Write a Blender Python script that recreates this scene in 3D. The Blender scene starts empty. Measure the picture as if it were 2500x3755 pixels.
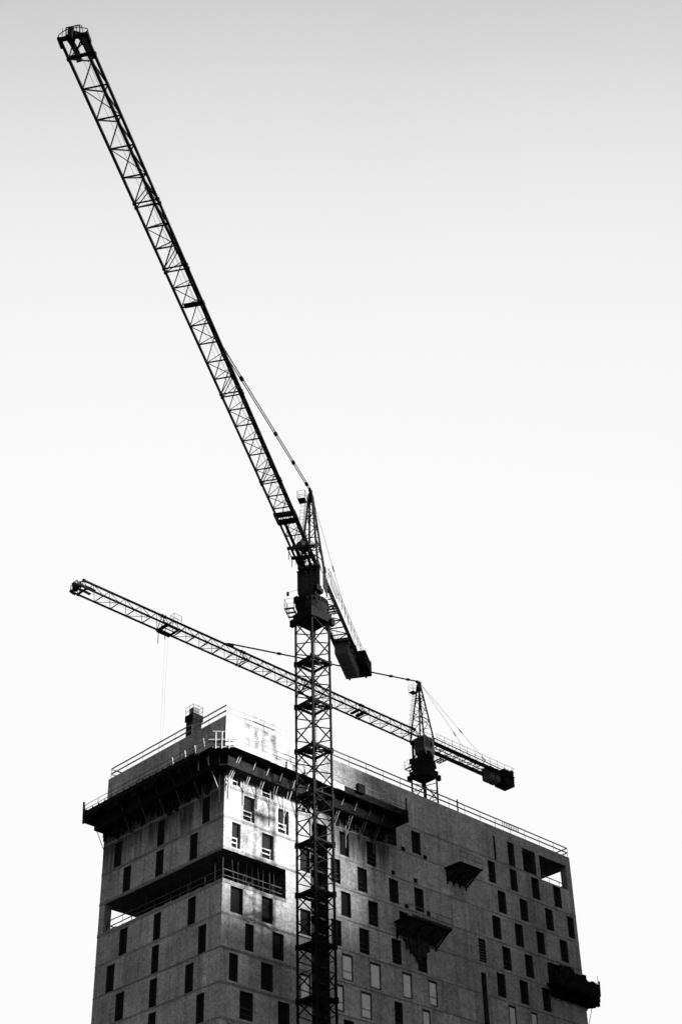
import bpy, math, random
from mathutils import Vector, Matrix
random.seed(7)
C = bpy.context.scene.collection
SC = bpy.context.scene

# ------------------------------------------------------------ camera, sky, sun
FW = Vector((0.5717062, 0.57563538, 0.58463316))
RT = Vector((0.72031117, -0.69331018, -0.02174439))
UP = Vector((-0.39281528, -0.4335492, 0.81100632))
CAM = Vector((-81.39855786, -97.60572041, 0.0))
cd = bpy.data.cameras.new("camera"); cam = bpy.data.objects.new("camera", cd); C.objects.link(cam)
M = Matrix((RT, UP, -FW)).transposed().to_4x4(); M.translation = CAM; cam.matrix_world = M
cd.sensor_fit = 'VERTICAL'; cd.sensor_height = 36.0; cd.lens = 36.0 * 5695.08 / 3755
cd.clip_start = 0.5; cd.clip_end = 6000
SC.camera = cam
SC.render.resolution_x = 681; SC.render.resolution_y = 1024

SUN_AZ, SUN_EL = math.radians(-60), math.radians(12)
world = bpy.data.worlds.new("World"); SC.world = world; world.use_nodes = True
nt = world.node_tree; nt.nodes.clear()
out = nt.nodes.new('ShaderNodeOutputWorld'); bg = nt.nodes.new('ShaderNodeBackground')
sky = nt.nodes.new('ShaderNodeTexSky'); sky.sky_type = 'NISHITA'; sky.sun_disc = False
sky.sun_elevation = SUN_EL; sky.sun_rotation = math.pi / 2 - SUN_AZ
sky.air_density = 1.0; sky.dust_density = 3.0; sky.ozone_density = 1.0
bw = nt.nodes.new('ShaderNodeRGBToBW'); nt.links.new(sky.outputs[0], bw.inputs[0])
# thin bright overcast veil: stronger over the far side of the site, thinning out overhead and behind
geo = nt.nodes.new('ShaderNodeTexCoord')
dot = nt.nodes.new('ShaderNodeVectorMath'); dot.operation = 'DOT_PRODUCT'
nt.links.new(geo.outputs['Generated'], dot.inputs[0])
VD = Vector((0.66, 0.70, 0.22)).normalized(); dot.inputs[1].default_value = VD
def wm(op, a, b=None, clamp=False):
    q = nt.nodes.new('ShaderNodeMath'); q.operation = op; q.use_clamp = clamp
    for i, v in enumerate((a, b)):
        if v is None: continue
        if isinstance(v, (int, float)): q.inputs[i].default_value = v
        else: nt.links.new(v, q.inputs[i])
    return q.outputs[0]
EXPO = 1.7; SKY_STRENGTH = 0.07
veil = wm('ADD', wm('MULTIPLY', wm('POWER', wm('MAXIMUM', dot.outputs['Value'], 0.0), 5.0), 11.4), 0.75)
K = 0.975 / (2 ** EXPO * SKY_STRENGTH)
r = wm('DIVIDE', wm('MULTIPLY', bw.outputs[0], veil), K)          # the veil saturates to an even white near the horizon
cn = nt.nodes.new('ShaderNodeTexNoise'); cn.inputs['Scale'].default_value = 3.0; cn.inputs['Detail'].default_value = 4
nt.links.new(geo.outputs['Generated'], cn.inputs['Vector'])
r = wm('MULTIPLY', r, wm('ADD', wm('MULTIPLY', cn.outputs['Fac'], 0.16), 0.92))     # faint unevenness of the haze
lum = wm('MULTIPLY', wm('DIVIDE', r, wm('POWER', wm('ADD', wm('POWER', r, 4.0), 1.0), 0.25)), K)
nt.links.new(lum, bg.inputs['Color']); bg.inputs['Strength'].default_value = SKY_STRENGTH
nt.links.new(bg.outputs[0], out.inputs['Surface'])

sl = bpy.data.lights.new("sun", 'SUN'); sl.energy = 5.0; sl.angle = math.radians(8.0); sl.color = (1, 1, 1)
so = bpy.data.objects.new("sun", sl); C.objects.link(so)
sd = Vector((math.cos(SUN_EL) * math.cos(SUN_AZ), math.cos(SUN_EL) * math.sin(SUN_AZ), math.sin(SUN_EL)))
so.rotation_euler = (-sd).to_track_quat('-Z', 'Y').to_euler(); so.location = (60, -100, 120)
SC.view_settings.view_transform = 'Standard'; SC.view_settings.look = 'None'
SC.view_settings.exposure = EXPO; SC.view_settings.gamma = 1.0; SC.view_settings.use_curve_mapping = False

# ------------------------------------------------------------ materials
def mat(name, v, rough=0.8, metal=0.0, noise=0.0, scale=3.0, bump=0.0, spec=0.3):
    m = bpy.data.materials.new(name); m.use_nodes = True
    n = m.node_tree.nodes; l = m.node_tree.links; b = n['Principled BSDF']
    b.inputs['Base Color'].default_value = (v, v, v, 1); b.inputs['Roughness'].default_value = rough
    b.inputs['Metallic'].default_value = metal; b.inputs['Specular IOR Level'].default_value = spec
    if noise:
        tc = n.new('ShaderNodeTexCoord'); t = n.new('ShaderNodeTexNoise')
        t.inputs['Scale'].default_value = scale; t.inputs['Detail'].default_value = 5; t.inputs['Roughness'].default_value = 0.65
        l.new(tc.outputs['Object'], t.inputs['Vector'])
        r = n.new('ShaderNodeMapRange'); r.inputs['From Min'].default_value = 0.3; r.inputs['From Max'].default_value = 0.7
        r.inputs['To Min'].default_value = v * (1 - noise); r.inputs['To Max'].default_value = v * (1 + noise)
        l.new(t.outputs['Fac'], r.inputs['Value']); l.new(r.outputs[0], b.inputs['Base Color'])
        if bump:
            bp = n.new('ShaderNodeBump'); bp.inputs['Strength'].default_value = bump; bp.inputs['Distance'].default_value = 0.03
            l.new(t.outputs['Fac'], bp.inputs['Height']); l.new(bp.outputs[0], b.inputs['Normal'])
    return m

BXH = 49.46 / 2     # the tower's base point lies at its middle
ZOFF = 1.6
def concrete(name, base, panel=2.4, axis=0, streaks=True):
    """board-marked, mottled, rain-streaked cast concrete; coordinates are the building's own metres"""
    m = bpy.data.materials.new(name); m.use_nodes = True
    n = m.node_tree.nodes; l = m.node_tree.links; b = n['Principled BSDF']
    b.inputs['Roughness'].default_value = 0.9; b.inputs['Specular IOR Level'].default_value = 0.2
    tc = n.new('ShaderNodeTexCoord'); sep = n.new('ShaderNodeSeparateXYZ'); l.new(tc.outputs['Object'], sep.inputs[0])
    def math_(op, a, bb=None, c=None):
        q = n.new('ShaderNodeMath'); q.operation = op
        for i, v in enumerate((a, bb, c)):
            if v is None: continue
            if isinstance(v, (int, float)): q.inputs[i].default_value = v
            else: l.new(v, q.inputs[i])
        return q.outputs[0]
    def noise(scale, detail, sx=1, sy=1, sz=1, rough=0.6):
        mp = n.new('ShaderNodeMapping'); mp.inputs['Scale'].default_value = (sx, sy, sz); l.new(tc.outputs['Object'], mp.inputs[0])
        t = n.new('ShaderNodeTexNoise'); t.inputs['Scale'].default_value = scale; t.inputs['Detail'].default_value = detail
        t.inputs['Roughness'].default_value = rough; l.new(mp.outputs[0], t.inputs['Vector']); return t.outputs['Fac']
    def rng(v, a, bq, c, d):
        r = n.new('ShaderNodeMapRange'); l.new(v, r.inputs['Value'])
        for k, x in zip(('From Min', 'From Max', 'To Min', 'To Max'), (a, bq, c, d)): r.inputs[k].default_value = x
        return r.outputs[0]
    big = rng(noise(0.16, 3), 0.3, 0.7, 0.80, 1.20)
    mid = rng(noise(0.9, 5, rough=0.7), 0.3, 0.7, 0.80, 1.20)
    grain = rng(noise(4.2, 3, rough=0.9), 0.28, 0.72, 0.45, 1.55)
    horiz = rng(noise(0.5, 4, 0.5, 0.5, 3.0), 0.3, 0.7, 0.90, 1.10)
    f = math_('MULTIPLY', math_('MULTIPLY', big, mid), math_('MULTIPLY', grain, horiz))
    if streaks:
        st = noise(1.0, 4, 1.6, 1.6, 0.07, 0.7)
        f = math_('MULTIPLY', f, rng(st, 0.48, 0.72, 1.0, 0.62))
        # ragged darker band on the wall below the climbing platform
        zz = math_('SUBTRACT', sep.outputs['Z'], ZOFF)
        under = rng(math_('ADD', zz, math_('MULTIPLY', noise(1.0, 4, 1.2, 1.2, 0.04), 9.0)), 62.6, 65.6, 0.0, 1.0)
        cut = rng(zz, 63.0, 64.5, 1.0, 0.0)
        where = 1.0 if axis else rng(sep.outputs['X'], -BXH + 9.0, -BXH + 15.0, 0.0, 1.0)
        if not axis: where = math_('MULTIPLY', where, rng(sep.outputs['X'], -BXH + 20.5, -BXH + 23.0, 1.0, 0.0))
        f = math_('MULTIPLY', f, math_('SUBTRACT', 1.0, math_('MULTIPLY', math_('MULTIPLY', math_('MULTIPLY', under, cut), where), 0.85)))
    u = sep.outputs['X'] if axis == 0 else sep.outputs['Y']
    fr = math_('FRACT', math_('DIVIDE', u, panel))
    line = math_('MULTIPLY', math_('LESS_THAN', fr, 0.02), 0.30)
    cell = n.new('ShaderNodeTexWhiteNoise'); cell.noise_dimensions = '2D'
    cmb = n.new('ShaderNodeCombineXYZ'); l.new(math_('FLOOR', math_('DIVIDE', u, panel)), cmb.inputs[0])
    l.new(math_('FLOOR', math_('DIVIDE', math_('SUBTRACT', sep.outputs['Z'], 58.72 + ZOFF), 2.96)), cmb.inputs[1]); l.new(cmb.outputs[0], cell.inputs[0])
    f = math_('MULTIPLY', f, rng(cell.outputs['Value'], 0, 1, 0.80, 1.14))
    f = math_('MULTIPLY', f, math_('SUBTRACT', 1.0, line))
    col = math_('MULTIPLY', f, base)
    l.new(col, b.inputs['Base Color'])
    bp = n.new('ShaderNodeBump'); bp.inputs['Strength'].default_value = 0.35; bp.inputs['Distance'].default_value = 0.02
    l.new(noise(7.0, 4), bp.inputs['Height']); l.new(bp.outputs[0], b.inputs['Normal'])
    return m

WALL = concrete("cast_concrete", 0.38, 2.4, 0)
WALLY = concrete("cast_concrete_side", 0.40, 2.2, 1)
SLABR = concrete("joint_concrete", 0.20, 3.1, 0, False)
SLAB = concrete("slab_concrete", 0.31, 3.1, 0, False)
REVEAL = mat("shaded_reveal", 0.045, 0.9, noise=0.4, scale=3)  # shade painted into reveals out of the sun; sunlit ones use slab concrete
DARKIN = mat("unlit_interior", 0.005, 0.95, noise=0.4, scale=2)  # near-black colour stands in for shaded rooms; the lift shaft shares it
STEEL = mat("crane_steel", 0.010, 1.0, noise=0.5, scale=4, spec=0.05)
STEEL2 = mat("crane_steel_far", 0.013, 1.0, noise=0.35, scale=4, spec=0.05)
PAINT = mat("white_cab_paint", 0.23, 0.5, noise=0.12, scale=2)
GREYP = mat("grey_sheet", 0.11, 0.6, noise=0.12, scale=3)
BALLAST = mat("ballast_concrete", 0.075, 0.9, noise=0.3, scale=4, bump=0.3)
GLASS = mat("dark_glass", 0.012, 0.35, spec=0.2)
GALV = mat("galvanised_tube", 0.10, 0.5, noise=0.3, scale=3)
LTUBE = mat("lit_rail_prop", 0.42, 0.7, noise=0.25, scale=5)  # paler copy for props, rails and boards where sunlight falls
PLANK = mat("scaffold_plank", 0.26, 0.85, noise=0.45, scale=2.5, bump=0.3)
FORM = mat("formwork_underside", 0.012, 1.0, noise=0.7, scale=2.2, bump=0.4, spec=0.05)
NET = mat("debris_net", 0.035, 1.0, noise=0.7, scale=2.5, spec=0.05)
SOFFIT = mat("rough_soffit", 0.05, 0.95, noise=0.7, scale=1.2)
PANE = mat("pale_window_pane", 0.80, 0.5, noise=0.12, scale=2)
RAILD = mat("dull_rail", 0.045, 0.8, noise=0.4, scale=3)
BOARD = mat("toe_board", 0.34, 0.6, noise=0.3, scale=4)
FRAME = mat("dark_window_frame", 0.03, 0.6)
ROPE = mat("wire_rope", 0.05, 0.6)
ASPH = mat("asphalt", 0.05, 0.95, noise=0.4, scale=0.4)
FACADE = mat("shade_block_wall", 0.07, 0.8, noise=0.3, scale=0.2)

# ------------------------------------------------------------ mesh helpers
class MB:
    def __init__(s): s.v = []; s.f = []; s.m = []
    def quad(s, pts, mi=0):
        i = len(s.v); s.v += [tuple(p) for p in pts]; s.f.append(tuple(range(i, i + len(pts)))); s.m.append(mi)
    def box(s, a, b, mi=0):
        x0, y0, z0 = (min(a[i], b[i]) for i in range(3)); x1, y1, z1 = (max(a[i], b[i]) for i in range(3))
        i = len(s.v)
        s.v += [(x0, y0, z0), (x1, y0, z0), (x1, y1, z0), (x0, y1, z0), (x0, y0, z1), (x1, y0, z1), (x1, y1, z1), (x0, y1, z1)]
        for q in ((0, 3, 2, 1), (4, 5, 6, 7), (0, 1, 5, 4), (1, 2, 6, 5), (2, 3, 7, 6), (3, 0, 4, 7)):
            s.f.append(tuple(i + k for k in q)); s.m.append(mi)
        return s
    def bar(s, p, q, w, h=None, mi=0, n=4):
        p = Vector(p); q = Vector(q); d = q - p
        if d.length < 1e-6: return s
        d.normalize(); h = h or w
        ref = Vector((0, 0, 1)) if abs(d.z) < 0.95 else Vector((1, 0, 0))
        a = d.cross(ref).normalized(); b = a.cross(d).normalized()
        i = len(s.v)
        for e in (p, q):
            for k in range(n):
                t = 2 * math.pi * (k + 0.5) / n
                r = (1 / math.cos(math.pi / n)) * 0.5 if n == 4 else 0.5
                s.v.append(tuple(e + a * (math.cos(t) * w * r) + b * (math.sin(t) * h * r)))
        for k in range(n):
            k2 = (k + 1) % n
            s.f.append((i + k, i + k2, i + n + k2, i + n + k)); s.m.append(mi)
        s.f.append(tuple(i + k for k in reversed(range(n)))); s.f.append(tuple(i + n + k for k in range(n))); s.m += [mi, mi]
        return s
    def tube(s, p, q, w, mi=0): return s.bar(p, q, w, w, mi, 8)
    def path(s, pts, w, n=6):
        for a, b in zip(pts, pts[1:]): s.bar(a, b, w, w, 0, n)
        return s
    def prism(s, lo, hi, mi=0):
        """lo, hi: matching rings"""
        i = len(s.v); n = len(lo); s.v += [tuple(p) for p in lo] + [tuple(p) for p in hi]
        for k in range(n):
            k2 = (k + 1) % n; s.f.append((i + k, i + k2, i + n + k2, i + n + k)); s.m.append(mi)
        s.f.append(tuple(i + k for k in reversed(range(n)))); s.f.append(tuple(i + n + k for k in range(n))); s.m += [mi, mi]
        return s

def obj(name, mb, mats, parent=None):
    me = bpy.data.meshes.new(name)
    off = Vector((0, 0, 0)); pr = parent
    while pr is not None: off += Vector(pr.location) ; pr = pr.parent
    me.from_pydata([tuple(Vector(v) - off) for v in mb.v], [], mb.f)
    if not isinstance(mats, (list, tuple)): mats = [mats]
    for m in mats: me.materials.append(m)
    if len(mats) > 1: me.polygons.foreach_set('material_index', mb.m)
    me.update()
    import bmesh
    bm = bmesh.new(); bm.from_mesh(me); bmesh.ops.recalc_face_normals(bm, faces=bm.faces[:]); bm.to_mesh(me); bm.free()
    o = bpy.data.objects.new(name, me); C.objects.link(o)
    if parent: o.parent = parent
    return o
def thing(name, label, cat, loc=(0, 0, 0), group=None):
    o = bpy.data.objects.new(name, None); C.objects.link(o); o.location = loc; o.empty_display_size = 1
    o['label'] = label; o['category'] = cat
    if group: o['group'] = group
    return o
def tag(o, label=None, cat=None, group=None, kind=None):
    if label: o['label'] = label
    if cat: o['category'] = cat
    if group: o['group'] = group
    if kind: o['kind'] = kind
    return o

GZ = -1.6
# ------------------------------------------------------------ ground, and unseen blocks added to shade the tower
g = MB(); g.box((-1500, -1500, GZ - 0.5), (1500, 1500, GZ)); tag(obj("ground", g, ASPH), kind='structure')

def shade_block(label, x0, y0, x1, y1, h, n):
    t = thing("shade_block", label, "building", ((x0 + x1) / 2, (y0 + y1) / 2, GZ), "unseen blocks added to shade the tower")
    w = MB(); w.box((x0, y0, GZ), (x1, y1, h)); w.box((x0 + 4, y0 + 4, h), (x1 - 4, y1 - 4, h + 3)); obj("wall", w, FACADE, t)
    st = MB(); z = 4
    while z < h - 2:
        st.box((x0 - 0.15, y0 - 0.15, z), (x1 + 0.15, y1 + 0.15, z + 1.5)); z += 3.5
    obj("window_strip", st, GLASS, t)
shade_block("tall unseen block added to shade the right part of the long face", 54.6, -73.6, 140, -50, 122, 0)
shade_block("lower unseen block added to shade the lower storeys of the tower", 21, -73, 54.5, -51, 63.3, 1)
shade_block("unseen block added behind the camera to cut sky light", -150, -190, -20, -150, 95, 2)

# ------------------------------------------------------------ the concrete tower
BX, BY, ZT = 49.46, 17.8, 68.6
Z0, DZ = 58.72, 2.96
J = lambda k: Z0 + DZ * k
bld = thing("unfinished_tower_block", "unfinished concrete high-rise with checkerboard window openings behind the crane mast", "building", (BX / 2, BY / 2, GZ))

def sheet(holes, u1, z1, place, z0=GZ):
    us = sorted({0, u1, *[h[0] for h in holes], *[h[1] for h in holes]}); zs = sorted({z0, z1, *[h[2] for h in holes], *[h[3] for h in holes]})
    w = MB()
    for a, b in zip(us, us[1:]):
        for c, d in zip(zs, zs[1:]):
            um, zm = (a + b) / 2, (c + d) / 2
            if any(h[0] < um < h[1] and h[2] < zm < h[3] for h in holes): continue
            w.quad([place(a, c), place(b, c), place(b, d), place(a, d)])
    return w
# windows: (k, x0, x1, kind)  kind: o open, r open with rails and reveals in sunlit tone, b boarded pale, s small vent, w top storey
RW = []
def addr(k, xs, kind='o'):
    for x in xs:
        if isinstance(x, tuple): RW.append((k, x[0], x[1], kind))
        else: RW.append((k, x, x + 1.26, kind))
addr(1, [(0.93, 1.88), (4.5, 5.85), (9.1, 10.35), (13.0, 14.25)], 'r'); addr(1, [16.5, 20.7, 24.13], 'o')
addr(1, [(35.5, 36.62), (38.92, 40.05), 42.38, 46.0])
addr(0, [(2.25, 3.6), (6.42, 7.75)], 'r'); addr(0, [(14.2, 15.4), 17.75], 'o'); addr(0, [36.66, 40.1, 44.2, (47.85, 48.95)])
addr(-1, [(0.96, 1.97), (4.5, 5.9)], 'r'); addr(-1, [9.1, 12.95, 16.43, 20.64, 24.15]); addr(-1, [35.46, 38.95, 42.36, 46.14])
addr(-2, [14.2, 17.73, 21.86, 25.4]); addr(-2, [(33.07, 34.1)], 'l'); addr(-2, [36.66, 40.11, 44.2])
addr(-3, [(0.94, 2.37), (4.52, 5.82)]); addr(-3, [9.09, 12.9, 16.43, 20.68, 24.15]); addr(-3, [35.46, 38.92, 42.4])
addr(-4, [(2.66, 3.63), (5.8, 7.1)]); addr(-4, [(14.17, 15.5), (17.72, 19.05), (21.95, 23.15), (25.45, 26.6)], 'b'); addr(-4, [(36.93, 37.97), (40.3, 41.25)], 'b')
addr(-5, [(0.95, 1.92), (4.5, 5.86), (20.7, 21.75)]); addr(-5, [(9.04, 10.25), (13.1, 14.3), (16.43, 17.75), (24.4, 25.45)], 'b'); addr(-5, [(35.5, 36.6), (39, 40.1)], 'o')
addr(-6, [(2.17, 3.65), (6.45, 7.8), 14.2, 17.7])
addr(-7, [(0.95, 1.95), (4.5, 5.86), 9.1, 13, 16.4])
SV = [(22.56, 23.14, J(1) + 0.05, J(1) + 0.55), (25.70, 26.23, J(1) + 0.05, J(1) + 0.55), (21.05, 21.54, J(0) + 0.17, J(0) + 0.62), (24.13, 24.65, J(0) + 0.2, J(0) + 0.65),
      (22.69, 23.18, J(-1) + 0.2, J(-1) + 0.65), (25.75, 26.27, J(-1) + 0.22, J(-1) + 0.68)]
TOPW = [(36.66, 36.98), (38.93, 39.97), (41.3, 43.44)]
LW = []
for k, ys in {0: [(1.95, 3.0), (8.4, 9.45), (14.84, 16.0)], -1: [(3.55, 4.62), (8.36, 9.5), (13.2, 14.35)], -3: [(3.51, 4.57), (8.34, 9.37), (13.17, 14.35)],
              -4: [(1.97, 3.02), (8.4, 9.42), (14.77, 15.96)], -5: [(3.52, 4.62), (8.45, 9.5), (13.1, 14.32)], -6: [(1.97, 3.0), (8.4, 9.45), (14.7, 15.9)], -7: [(3.5, 4.6), (8.4, 9.4), (13.1, 14.3)]}.items():
    for a, b in ys: LW.append((k, a, b))
LOG = (52.78, 55.58)                      # open storey
holesR = [(a, b, J(k) + 0.20 + 0.006 * a, J(k) + 2.56 + 0.006 * a) for k, a, b, _ in RW] + SV + [(a, b, J(2) + 0.18, J(2) + 2.82) for a, b in TOPW]
LOGR = (0, 7.35, LOG[0], LOG[1]); TER = (44.1, 48.65, J(2) - 0.05, 67.40); SHAFT = (33.1, 33.85, 44.6, 52.1); SLOT = (10.4, 12.6, 20.0, 61.3)
holesL = [(a, b, J(k) + (0.02 if k > -2 else -0.02), J(k) + (2.5 if k > -2 else 2.45)) for k, a, b in LW]
LOGL = (0, 16.95, LOG[0], LOG[1])
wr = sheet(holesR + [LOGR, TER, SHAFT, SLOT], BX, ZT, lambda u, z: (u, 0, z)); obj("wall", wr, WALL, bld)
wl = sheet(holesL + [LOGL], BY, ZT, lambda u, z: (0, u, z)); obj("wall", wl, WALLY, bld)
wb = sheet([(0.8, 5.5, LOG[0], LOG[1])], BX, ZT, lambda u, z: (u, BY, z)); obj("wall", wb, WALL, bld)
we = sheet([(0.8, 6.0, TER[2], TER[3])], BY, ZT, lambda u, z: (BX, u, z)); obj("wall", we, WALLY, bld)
# parapet back, coping and roof
rf = MB(); rf.box((0.3, 0.3, 67.42), (BX - 0.3, BY - 0.3, 67.7))
for a, b in (((0.004, 0.004), (BX - 0.004, 0.3)), ((0.004, BY - 0.3), (BX - 0.004, BY - 0.004)), ((0.004, 0.302), (0.3, BY - 0.302)), ((BX - 0.3, 0.302), (BX - 0.004, BY - 0.302))):
    rf.box((a[0], a[1], 67.7), (b[0], b[1], ZT - 0.004))
obj("roof", rf, SLAB, bld)
# open corner storey: ceiling, floor, inner walls, corner column
lg = MB()
lg.quad([(0, 0, LOG[1]), (7.35, 0, LOG[1]), (7.35, 3, LOG[1]), (5.5, 3, LOG[1]), (5.5, BY, LOG[1]), (0, BY, LOG[1])])
lg.quad([(0, 0, LOG[0]), (7.35, 0, LOG[0]), (7.35, 3, LOG[0]), (5.5, 3, LOG[0]), (5.5, BY, LOG[0]), (0, BY, LOG[0])])
lg.quad([(5.5, 3, LOG[0]), (5.5, BY, LOG[0]), (5.5, BY, LOG[1]), (5.5, 3, LOG[1])])
lg.quad([(5.5, 3, LOG[0]), (7.35, 3, LOG[0]), (7.35, 3, LOG[1]), (5.5, 3, LOG[1])])
lg.quad([(7.35, 0, LOG[0]), (7.35, 3, LOG[0]), (7.35, 3, LOG[1]), (7.35, 0, LOG[1])])
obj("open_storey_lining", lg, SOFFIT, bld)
cl = MB(); cl.quad([(0, 16.95, LOG[0]), (0.8, 16.95, LOG[0]), (0.8, 16.95, LOG[1]), (0, 16.95, LOG[1])])
cl.quad([(0.8, 16.95, LOG[0]), (0.8, BY, LOG[0]), (0.8, BY, LOG[1]), (0.8, 16.95, LOG[1])])
obj("corner_column", cl, SLAB, bld)
tr = MB()
T0, T1 = TER[2], TER[3]
tr.quad([(44.1, 0, T1), (BX, 0, T1), (BX, 6, T1), (44.1, 6, T1)]); tr.quad([(44.1, 0, T0), (BX, 0, T0), (BX, 6, T0), (44.1, 6, T0)])
tr.quad([(44.1, 0, T0), (44.1, 6, T0), (44.1, 6, T1), (44.1, 0, T1)]); tr.quad([(44.1, 6, T0), (BX, 6, T0), (BX, 6, T1), (44.1, 6, T1)])
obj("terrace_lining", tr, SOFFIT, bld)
c2 = MB(); c2.quad([(48.65, 0, T0), (48.65, 0.8, T0), (48.65, 0.8, T1), (48.65, 0, T1)]); c2.quad([(48.65, 0.8, T0), (BX, 0.8, T0), (BX, 0.8, T1), (48.65, 0.8, T1)])
obj("corner_column", c2, SLAB, bld)
sh = MB()
a, b, c, d = SHAFT
sh.quad([(a, 0.9, c), (b, 0.9, c), (b, 0.9, d), (a, 0.9, d)])
for q in ([(a, 0, c), (a, .9, c), (a, .9, d), (a, 0, d)], [(b, 0, c), (b, .9, c), (b, .9, d), (b, 0, d)], [(a, 0, d), (b, 0, d), (b, .9, d), (a, .9, d)], [(a, 0, c), (b, 0, c), (b, .9, c), (a, .9, c)]): sh.quad(q)
for i in range(24): sh.box((a + 0.15, 0.25, c + 0.3 * i + 0.1), (b - 0.1, 0.29, c + 0.3 * i + 0.13))
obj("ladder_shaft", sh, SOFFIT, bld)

sh = MB(); a, b, c, d = SLOT
for q in ([(a, 1.2, c), (b, 1.2, c), (b, 1.2, d), (a, 1.2, d)], [(a, 0, c), (a, 1.2, c), (a, 1.2, d), (a, 0, d)], [(b, 0, c), (b, 1.2, c), (b, 1.2, d), (b, 0, d)], [(a, 0, d), (b, 0, d), (b, 1.2, d), (a, 1.2, d)]): sh.quad(q)
zz = 30.0
while zz < 61: sh.box((a + .05, 0.3, zz), (b - .05, 1.1, zz + .15)); zz += 1.48
obj("vertical_recess", sh, NET, bld)
def window(place, u0, u1, z0, z1, kind, depth=0.30):
    """one opening: reveals in lit or shaded tone, black sheet for the dark room, plus what stands in it"""
    w = MB()
    dep = 0.12 if kind == 'b' else depth
    P = place
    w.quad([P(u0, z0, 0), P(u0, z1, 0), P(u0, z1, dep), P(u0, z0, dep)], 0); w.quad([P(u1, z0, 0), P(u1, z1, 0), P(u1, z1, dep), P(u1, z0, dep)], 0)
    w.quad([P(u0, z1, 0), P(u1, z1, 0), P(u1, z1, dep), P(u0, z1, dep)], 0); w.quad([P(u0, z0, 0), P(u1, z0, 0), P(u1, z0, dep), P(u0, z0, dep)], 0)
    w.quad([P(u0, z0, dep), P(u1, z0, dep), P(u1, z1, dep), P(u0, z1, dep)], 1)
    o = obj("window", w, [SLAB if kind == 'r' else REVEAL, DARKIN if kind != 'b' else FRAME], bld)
    def bx(a, b, c, d, e0, e1, m, nm):
        q = MB(); p0 = P(a, c, e0); p1 = P(b, d, e1); q.box(p0, p1); return obj(nm, q, m, o)
    if kind == 'r':
        q = MB()
        for zz in (0.42, 0.86): q.box(P(u0 + 0.01, z0 + zz, 0.10), P(u1 - 0.28, z0 + zz + 0.11, 0.14))
        q.box(P(u1 - 0.33, z0 + 0.01, 0.14), P(u1 - 0.26, z0 + 1.05, 0.18))
        obj("guard_rail", q, LTUBE, o)
    elif kind == 'o' and random.random() < 0.35:
        q = MB()
        for zz in (0.45, 0.95): q.box(P(u0 + 0.01, z0 + zz, 0.16), P(u1 - 0.01, z0 + zz + 0.06, 0.20))
        obj("guard_rail", q, RAILD, o)  # darker rail copy for openings in shade
    elif kind == 'b':
        bx(u0 + 0.16, u1 - 0.13, z0 + 0.14, z1 - 0.16, 0.115, 0.06, PANE, "pane")
        q = MB(); q.box(P(u0 - 0.10, z1 + 0.02, -0.07), P(u1 + 0.05, z1 + 0.08, -0.003)); q.box(P(u0 - 0.10, z0, -0.05), P(u0 - 0.04, z1, -0.003)); obj("frame", q, SLAB, o)
        if random.random() < 0.5: bx(u0 + 0.16, u1 - 0.13, z0 + 0.8, z0 + 0.86, 0.055, 0.03, FRAME, "transom")
    elif kind == 'l':
        q = MB()
        for i in range(7): q.box(P(u0 + 0.05, z0 + 0.2 + 0.3 * i, 0.1), P(u1 - 0.05, z0 + 0.28 + 0.3 * i, 0.16))
        obj("louvre", q, GALV, o)
PR = lambda u, z, e: (u, e, z)
PL = lambda u, z, e: (e, u, z)
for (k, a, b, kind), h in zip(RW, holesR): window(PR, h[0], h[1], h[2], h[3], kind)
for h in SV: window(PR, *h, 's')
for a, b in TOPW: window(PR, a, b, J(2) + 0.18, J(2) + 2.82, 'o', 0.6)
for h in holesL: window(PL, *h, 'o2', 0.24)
# slab edges: a thin proud band of every storey on both faces
for k in range(-7, 3):
    z = J(k) + 0.02
    if k == 2: spans = [(23.0, 44.0)]
    elif k == -2: spans = [(7.4, 33.0), (33.9, BX)]
    elif -5 < k < -2: spans = [(0, 10.3), (12.65, 33.0), (33.9, BX)]
    elif k < 1: spans = [(0, 10.3), (12.65, BX)]
    else: spans = [(0, BX)]
    if k == -2: spans[0] = (12.65, 33.0)
    for a, b in spans:
        s = MB(); x = a
        while x < b - 0.01:
            x2 = min(b, x + random.uniform(3.5, 6.5)); dd = random.uniform(0.018, 0.035)
            hh = 0.24 if x < 9 else random.uniform(.07, .13)
            s.box((x, -dd, z - hh + 0.004 * x), (x2, 0.05, z + 0.004 * x)); x = x2
        obj("slab_edge", s, SLABR, bld)
    if k < 2 and k != -2:
        s = MB(); y = -0.02
        while y < BY - 0.01:
            y2 = min(BY, y + random.uniform(3.5, 6.0)); dd = random.uniform(0.018, 0.035)
            s.box((-dd, y, z - random.uniform(.16, .22) - (0.10 if k > -2 else 0.0)), (0.05, y2, z - 0.05)); y = y2
        obj("slab_edge", s, SLAB, bld)
# ragged sill of the open storey
s = MB()
x = 0.0
while x < 7.3:
    x2 = min(7.35, x + random.uniform(0.5, 1.4)); s.box((x, -0.05, LOG[0] - 0.3), (x2, 0.05, LOG[0] + random.uniform(-0.06, 0.05))); s.box((x, -0.04, LOG[1] - random.uniform(0.0, .08)), (x2, 0.05, LOG[1] + 0.24)); x = x2
obj("slab_edge", s, SLABR, bld); s = MB()
y = 0.05
while y < 17.7:
    y2 = min(17.8, y + random.uniform(0.5, 1.6)); s.box((-0.05, y, LOG[0] - 0.3), (0.05, y2, LOG[0] + random.uniform(-0.06, 0.05))); s.box((-0.04, y, LOG[1] - random.uniform(0, .06)), (0.05, y2, LOG[1] + 0.22)); y = y2
obj("slab_edge", s, SLAB, bld)

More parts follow.
